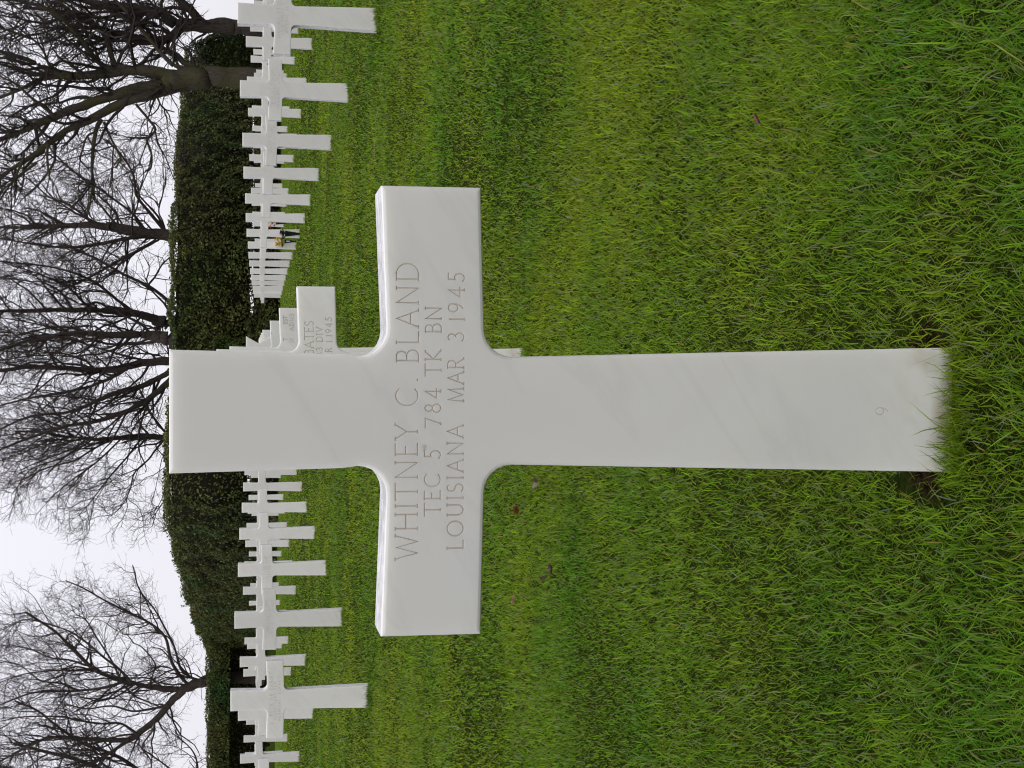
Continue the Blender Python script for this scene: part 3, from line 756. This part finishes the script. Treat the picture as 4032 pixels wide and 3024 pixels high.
tree('bare_tree', DT, [
    (46, 36, [(700, 930), (640, 924), (579, 916), (488, 901), (420, 892)]),
    (32, 12, [(440, 893), (362, 887), (290, 889), (217, 890), (110, 896), (0, 895)]),
    (18, 8, [(570, 930), (520, 936), (470, 945), (362, 966), (253, 974), (145, 963), (36, 945)]),
    (13, 6, [(644, 905), (579, 825), (539, 771), (530, 720), (517, 670), (470, 601), (416, 550)]),
    (12, 4, [(571, 905), (524, 843), (470, 800), (380, 735), (289, 673), (217, 608), (180, 560)]),
    (8, 4, [(481, 880), (434, 814), (400, 780), (372, 760), (320, 740)]),
    (10, 5, [(400, 888), (344, 858), (271, 807), (199, 778), (145, 735), (90, 688), (20, 650)]),
    (14, 7, [(615, 945), (542, 988), (470, 1024), (362, 1086), (270, 1130), (200, 1160)]),
    (8, 4, [(625, 945), (560, 975), (514, 1006), (452, 1060), (398, 1097)]),
    (7, 4, [(650, 905), (640, 870), (625, 830), (640, 770), (655, 700)])],
    'slender bare tree rising straight behind the hedge, just left of the gap between columns', 13)
tree('bare_tree', DT + 2, [
    (60, 40, [(720, 1290), (693, 1283), (650, 1270), (603, 1259)]),
    (36, 16, [(620, 1262), (560, 1240), (512, 1232), (422, 1223), (301, 1220), (151, 1223), (0, 1226)]),
    (14, 6, [(542, 1241), (470, 1187), (386, 1120), (301, 1078), (181, 1048), (0, 1030)]),
    (11, 6, [(400, 1222), (331, 1193), (271, 1133), (151, 1078), (0, 1030)]),
    (14, 9, [(705, 1232), (640, 1165), (573, 1120), (482, 1078), (400, 1030), (338, 1000), (250, 960)]),
    (9, 5, [(580, 1125), (610, 1090), (640, 1040), (684, 1000)]),
    (9, 4, [(450, 1226), (380, 1190), (330, 1200), (240, 1160), (120, 1110), (0, 1090)])],
    'bare tree with curved trunk and straight rising stems behind the hedge, above the big cross', 14)
tree('bare_tree', DT - 2, [
    (60, 38, [(690, 1345), (663, 1337), (620, 1325), (573, 1315)]),
    (34, 14, [(590, 1318), (520, 1316), (452, 1319), (370, 1315), (301, 1313), (211, 1325), (120, 1337), (0, 1380)]),
    (14, 6, [(620, 1340), (585, 1350), (452, 1356), (361, 1338), (241, 1301), (120, 1271), (0, 1250)]),
    (10, 5, [(350, 1316), (280, 1290), (200, 1290), (100, 1310), (0, 1310)]),
    (12, 6, [(520, 1325), (400, 1330), (280, 1350), (200, 1395), (120, 1400), (0, 1420)])],
    'bare many-stemmed tree behind the hedge at the upper corner of the big cross', 15)
tree('bare_tree', DT, [
    (34, 28, [(700, 1424), (657, 1422), (573, 1428), (482, 1446)]),
    (30, 18, [(500, 1444), (430, 1455), (362, 1458), (241, 1449), (120, 1446), (0, 1458)]),
    (10, 5, [(580, 1425), (540, 1412), (482, 1398), (362, 1362), (241, 1330), (120, 1350)]),
    (17, 8, [(500, 1450), (458, 1476), (410, 1500), (362, 1518), (241, 1548), (120, 1567), (0, 1597)]),
    (24, 9, [(690, 1440), (657, 1470), (600, 1500), (542, 1524), (422, 1560), (331, 1603), (241, 1627), (120, 1639), (0, 1690)]),
    (28, 9, [(700, 1455), (657, 1512), (610, 1550), (573, 1579), (482, 1627), (362, 1663), (271, 1675), (120, 1723), (0, 1771)]),
    (8, 4, [(573, 1579), (500, 1560), (430, 1590), (350, 1570)]),
    (8, 4, [(482, 1627), (450, 1660), (400, 1700), (300, 1760), (200, 1800), (100, 1840)])],
    'broad bare tree with fanning stems directly left of the big cross head', 16)
tree('bare_tree', DT + 4, [
    (28, 20, [(700, 1724), (657, 1723), (573, 1717), (482, 1723)]),
    (18, 7, [(490, 1722), (420, 1728), (362, 1729), (300, 1722), (241, 1717), (150, 1700), (60, 1700)]),
    (9, 4, [(440, 1728), (400, 1750), (362, 1771), (289, 1814), (181, 1844), (90, 1890)]),
    (9, 3, [(640, 1738), (610, 1775), (585, 1808), (530, 1862), (512, 1928), (482, 1988), (440, 2030)]),
    (6, 3, [(650, 1735), (660, 1800), (657, 1874), (650, 1960), (600, 2040)]),
    (8, 3, [(338, 1729), (270, 1790), (211, 1814), (120, 1850), (60, 1930)]),
    (8, 4, [(300, 1717), (240, 1730), (181, 1741), (90, 1784), (10, 1810)]),
    (8, 3, [(560, 1722), (500, 1800), (430, 1880), (370, 1960), (310, 2030)]),
    (7, 3, [(482, 1723), (380, 1820), (270, 1900), (180, 1980)]),
    (7, 3, [(420, 1728), (460, 1660), (520, 1600), (560, 1560)])],
    'finely twigged bare tree whose round crown fades into the pale sky left of the cross', 17, density=1.35, sizes=(1.0, 1.0, 1.0))
tree('bare_tree', 103, [
    (46, 36, [(840, 2672), (814, 2680), (766, 2695), (719, 2714)]),
    (28, 7, [(725, 2714), (660, 2712), (610, 2707), (540, 2694), (475, 2680), (366, 2632), (271, 2537), (203, 2476), (100, 2410)]),
    (11, 5, [(400, 2648), (366, 2639), (300, 2640), (237, 2639), (102, 2653), (0, 2686)]),
    (14, 7, [(480, 2685), (440, 2700), (380, 2712), (305, 2720), (136, 2727), (0, 2775)]),
    (30, 22, [(725, 2718), (690, 2745), (664, 2775), (610, 2836), (542, 2890), (502, 2917)]),
    (20, 8, [(510, 2915), (430, 2914), (339, 2910), (203, 2904), (102, 2944), (0, 2998)]),
    (10, 6, [(542, 2890), (475, 2849), (393, 2849), (300, 2835), (237, 2822), (102, 2822), (0, 2840)]),
    (14, 6, [(505, 2917), (441, 2958), (390, 2990), (339, 3012), (220, 3050), (100, 3080)]),
    (12, 4, [(780, 2678), (750, 2665), (712, 2632), (685, 2544), (651, 2476), (610, 2402), (549, 2320), (522, 2225)]),
    (14, 4, [(755, 2695), (732, 2687), (678, 2612), (651, 2510), (583, 2449), (502, 2409), (407, 2361), (325, 2314), (258, 2286)]),
    (8, 4, [(475, 2673), (434, 2592), (380, 2510), (339, 2442), (300, 2420)]),
    (7, 4, [(590, 2700), (600, 2660), (610, 2612), (560, 2550), (520, 2530)]),
    (8, 4, [(488, 2700), (530, 2740), (576, 2761), (644, 2788)]),
    (12, 4, [(520, 2690), (475, 2640), (400, 2580), (300, 2500), (200, 2460), (100, 2440), (30, 2470)]),
    (9, 4, [(366, 2632), (280, 2600), (200, 2590), (100, 2550), (0, 2540)]),
    (9, 4, [(305, 2720), (240, 2690), (160, 2680), (80, 2620), (0, 2600)]),
    (8, 4, [(610, 2836), (600, 2880), (560, 2940), (600, 3000)]),
    (10, 5, [(664, 2775), (600, 2790), (520, 2800), (440, 2780), (340, 2790), (250, 2770)])],
    'lone bare tree with a forked leaning trunk, at the lower left corner', 18, density=.95, sizes=(1.25, 1.25, 1.3))
tree('bare_tree', 110, [
    (40, 30, [(830, 3120), (760, 3115), (690, 3100)]),
    (26, 9, [(700, 3102), (600, 3070), (500, 3040), (400, 3030), (300, 2990), (180, 2960), (60, 2930)]),
    (16, 6, [(600, 3072), (500, 3000), (420, 2960), (330, 2930), (240, 2870), (150, 2800), (60, 2760)]),
    (10, 4, [(720, 3105), (680, 3040), (620, 2990), (560, 2950)]),
    (9, 4, [(760, 3112), (780, 3040), (760, 2960), (700, 2900)]),
    (14, 6, [(500, 3042), (380, 3070), (240, 3060), (100, 3030), (0, 3020)])],
    'bare tree mostly outside the frame, its tangled twigs crossing the bottom left corner', 19, density=1.0, sizes=(1.2, 1.2, 1.2))
print('twig tris', NTRI, 'all tris', sum(len(o.data.polygons) * (2 if len(o.data.polygons) and len(o.data.polygons[0].vertices) == 4 else 1) for o in sc.objects if o.type == 'MESH'))

# ------------------------------------------------------------------ flowers in the rows
M_VASE = plain('dark green plastic', (.008, .018, .014), .4, .4); M_YEL = plain('yellow petals', (.80, .66, .07), .6); M_PEA = plain('peach petals', (.75, .42, .22), .6)
M_PINK = plain('salmon petals', (.55, .20, .13), .6); M_DEAD = plain('withered flowers', (.035, .025, .02), .9); M_LGR = plain('bouquet leaves', (.03, .07, .02), .6)
M_TAG = plain('pale card', (.62, .66, .64), .7, .3, .05); M_MAR = plain('maroon petals', (.09, .015, .02), .7)
def bouquet(px, py, D, hv, rv, spread, mats, label, seed, tagcard=False):
    p = at(px, py, D); gz = float(turf(p[0], D)); r = random.Random(seed)
    root = empty('flower_vase', (p[0], D, gz)); tag(root, label, 'flowers', 'flower vases among the crosses')
    bm = bmesh.new(); n = 14; rings = []
    for z, rr in ((-.05, rv * .3), (0, rv * .42), (hv * .5, rv * .72), (hv, rv), (hv + .004, rv * 1.06), (hv, rv * .9), (hv * .8, rv * .6)):
        rings.append([bm.verts.new((rr * math.cos(a * 2 * math.pi / n), rr * math.sin(a * 2 * math.pi / n), z)) for a in range(n)])
    for a, b in zip(rings, rings[1:]):
        for q in range(n): bm.faces.new((a[q], a[(q + 1) % n], b[(q + 1) % n], b[q]))
    bm.faces.new(rings[-1]); bm_obj('vase', bm, M_VASE, root, True)
    for m, cnt, rad, zr in mats:
        for i in range(cnt):
            a = r.uniform(0, 6.28); d = spread * math.sqrt(r.random()); z = hv + zr * r.uniform(.15, 1)
            bm = bmesh.new(); c = Vector((d * math.cos(a), d * math.sin(a), z))
            for q in range(9):                                   # petals as a loose whorl
                b = q * .7; up = .25 + .5 * (q % 3) / 2; e = Vector((math.cos(b), math.sin(b), up)).normalized(); s_ = e.cross(Vector((0, 0, 1))).normalized()
                v = [bm.verts.new(c), bm.verts.new(c + e * rad * .6 + s_ * rad * .35), bm.verts.new(c + e * rad), bm.verts.new(c + e * rad * .6 - s_ * rad * .35)]; bm.faces.new(v)
            bot = Vector((0, 0, hv * .7)); t_ = .0025
            v = [bm.verts.new(bot + Vector((-t_, 0, 0))), bm.verts.new(bot + Vector((t_, 0, 0))), bm.verts.new(c + Vector((t_, 0, 0))), bm.verts.new(c + Vector((-t_, 0, 0)))]; bm.faces.new(v)
            bm_obj('flower' if m is not M_LGR else 'leaf_spray', bm, m, root)
    if tagcard:
        bm = bmesh.new(); bmesh.ops.create_cube(bm, size=1); bmesh.ops.scale(bm, vec=(.022, .002, .07), verts=bm.verts); bmesh.ops.translate(bm, vec=(.0, -rv * .95 - .003, hv * .66), verts=bm.verts)
        bm_obj('card', bm, M_TAG, root)
def dep(j, k): return cross_xy(j, k)[1]
bouquet(1176, 921, dep(1, 9) - .14, .24, .055, .09, [(M_DEAD, 16, .04, .09), (M_LGR, 5, .05, .05)], 'dark vase of withered brown flowers leaning on a cross', 1)
bouquet(1162, 951, dep(1, 10) - .14, .20, .040, .085, [(M_YEL, 22, .055, .17), (M_PEA, 4, .04, .21), (M_LGR, 6, .05, .06)], 'dark vase of yellow and peach flowers with a pale card', 2, True)
bouquet(1111, 878, dep(2, 14) - .2, .26, .05, .13, [(M_PINK, 8, .06, .2), (M_PEA, 7, .05, .24)], 'small vase of salmon pink flowers seen between two columns of crosses', 3)
bouquet(1062, 2932, 78, .30, .16, .2, [(M_MAR, 14, .12, .3), (M_DEAD, 6, .12, .2)], 'small dark maroon bouquet at the lower left edge behind a cross', 4)

# ------------------------------------------------------------------ fallen leaves and straw on the lawn
def fallen_leaf(px, py, size, col, rot, label, seed):
    p = on_ground(px, py, .006); size *= 1.7; r = random.Random(seed)
    bm = bmesh.new(); n = 9; mid, lf, rt = [], [], []
    for i in range(n):
        t = i / (n - 1); wd = math.sin(math.pi * t ** .8) * .30 * (1 + .25 * math.sin(i * 2.3 + seed)); z = .18 * math.sin(t * 3 + seed) + .05 * r.random()
        mid.append(bm.verts.new(((t - .5) * size, 0, z * size)))
        if 0 < i < n - 1:
            lf.append(bm.verts.new(((t - .5) * size, wd * size, (z + .22 + .08 * r.random()) * size))); rt.append(bm.verts.new(((t - .5) * size, -wd * size, (z + .16 + .1 * r.random()) * size)))
    for side in (lf, rt):
        bm.faces.new((mid[0], mid[1], side[0]))
        for i in range(1, n - 2): bm.faces.new((mid[i], mid[i + 1], side[i], side[i - 1]))
        bm.faces.new((mid[n - 2], mid[n - 1], side[n - 3]))
    tail = [bm.verts.new((-.5 * size - .25 * size, .02 * size, .02 * size)), bm.verts.new((-.5 * size - .25 * size, -.01 * size, .03 * size))]
    bm.faces.new((mid[0], tail[0], tail[1]))
    m = plain('dry leaf', col, .7, .3, .4, 90)
    o = bm_obj('fallen_leaf', bm, m, None, False); o.location = p; o.rotation_euler = (.3 * r.uniform(-1, 1), .3 * r.uniform(-1, 1), rot)
    tag(o, label, 'leaf', 'dead leaves lying on the lawn')
fallen_leaf(1165 * UU, 1040 * UU, .034, (.20, .16, .12), 1.3, 'greyish brown dead leaf on the grass beside the shaft, under the lower arm', 1)
fallen_leaf(1119 * UU, 1100 * UU, .032, (.26, .10, .03), 2.2, 'rust orange dead leaf on the grass just right of the lower arm', 2)
fallen_leaf(1190 * UU, 1228 * UU, .020, (.075, .045, .032), .6, 'dark brown shrivelled leaf on the grass, lower middle', 3)
fallen_leaf(1110 * UU, 1296 * UU, .022, (.42, .28, .16), 2.9, 'pale beige curled leaf on the grass near the end of the lower arm', 4)
fallen_leaf(1640 * UU, 256 * UU, 0.013, (.16, .06, .04), .2, 'tiny reddish leaf bit on the grass in the upper right', 5)
fallen_leaf(1178 * UU, 1248 * UU, .014, (.06, .04, .03), 1.8, 'tiny black leaf scrap beside the dark shrivelled leaf', 6)
def straw(pts, rad, label):
    P = np.array([on_ground(px, py, .006) for px, py in pts]); V, T = tubes(catmull(P, 5)[None], np.full((1, (len(P) - 1) * 5 + 1), rad), 5)
    o0 = P[0]; o = np_mesh('straw', V - o0, T, plain('dry stalk', (.20, .22, .06), .7)); o.location = o0; tag(o, label, 'straw')
straw([(1512, 255), (1500, 300), (1495, 352)], .0022, 'short dry stalk on the lawn nearest the top edge, above the upper arm')
straw([(1493, 421), (1480, 470), (1478, 520), (1476, 580), (1475, 643)], .0022, 'long dry stalk on the lawn above the tip of the upper arm')
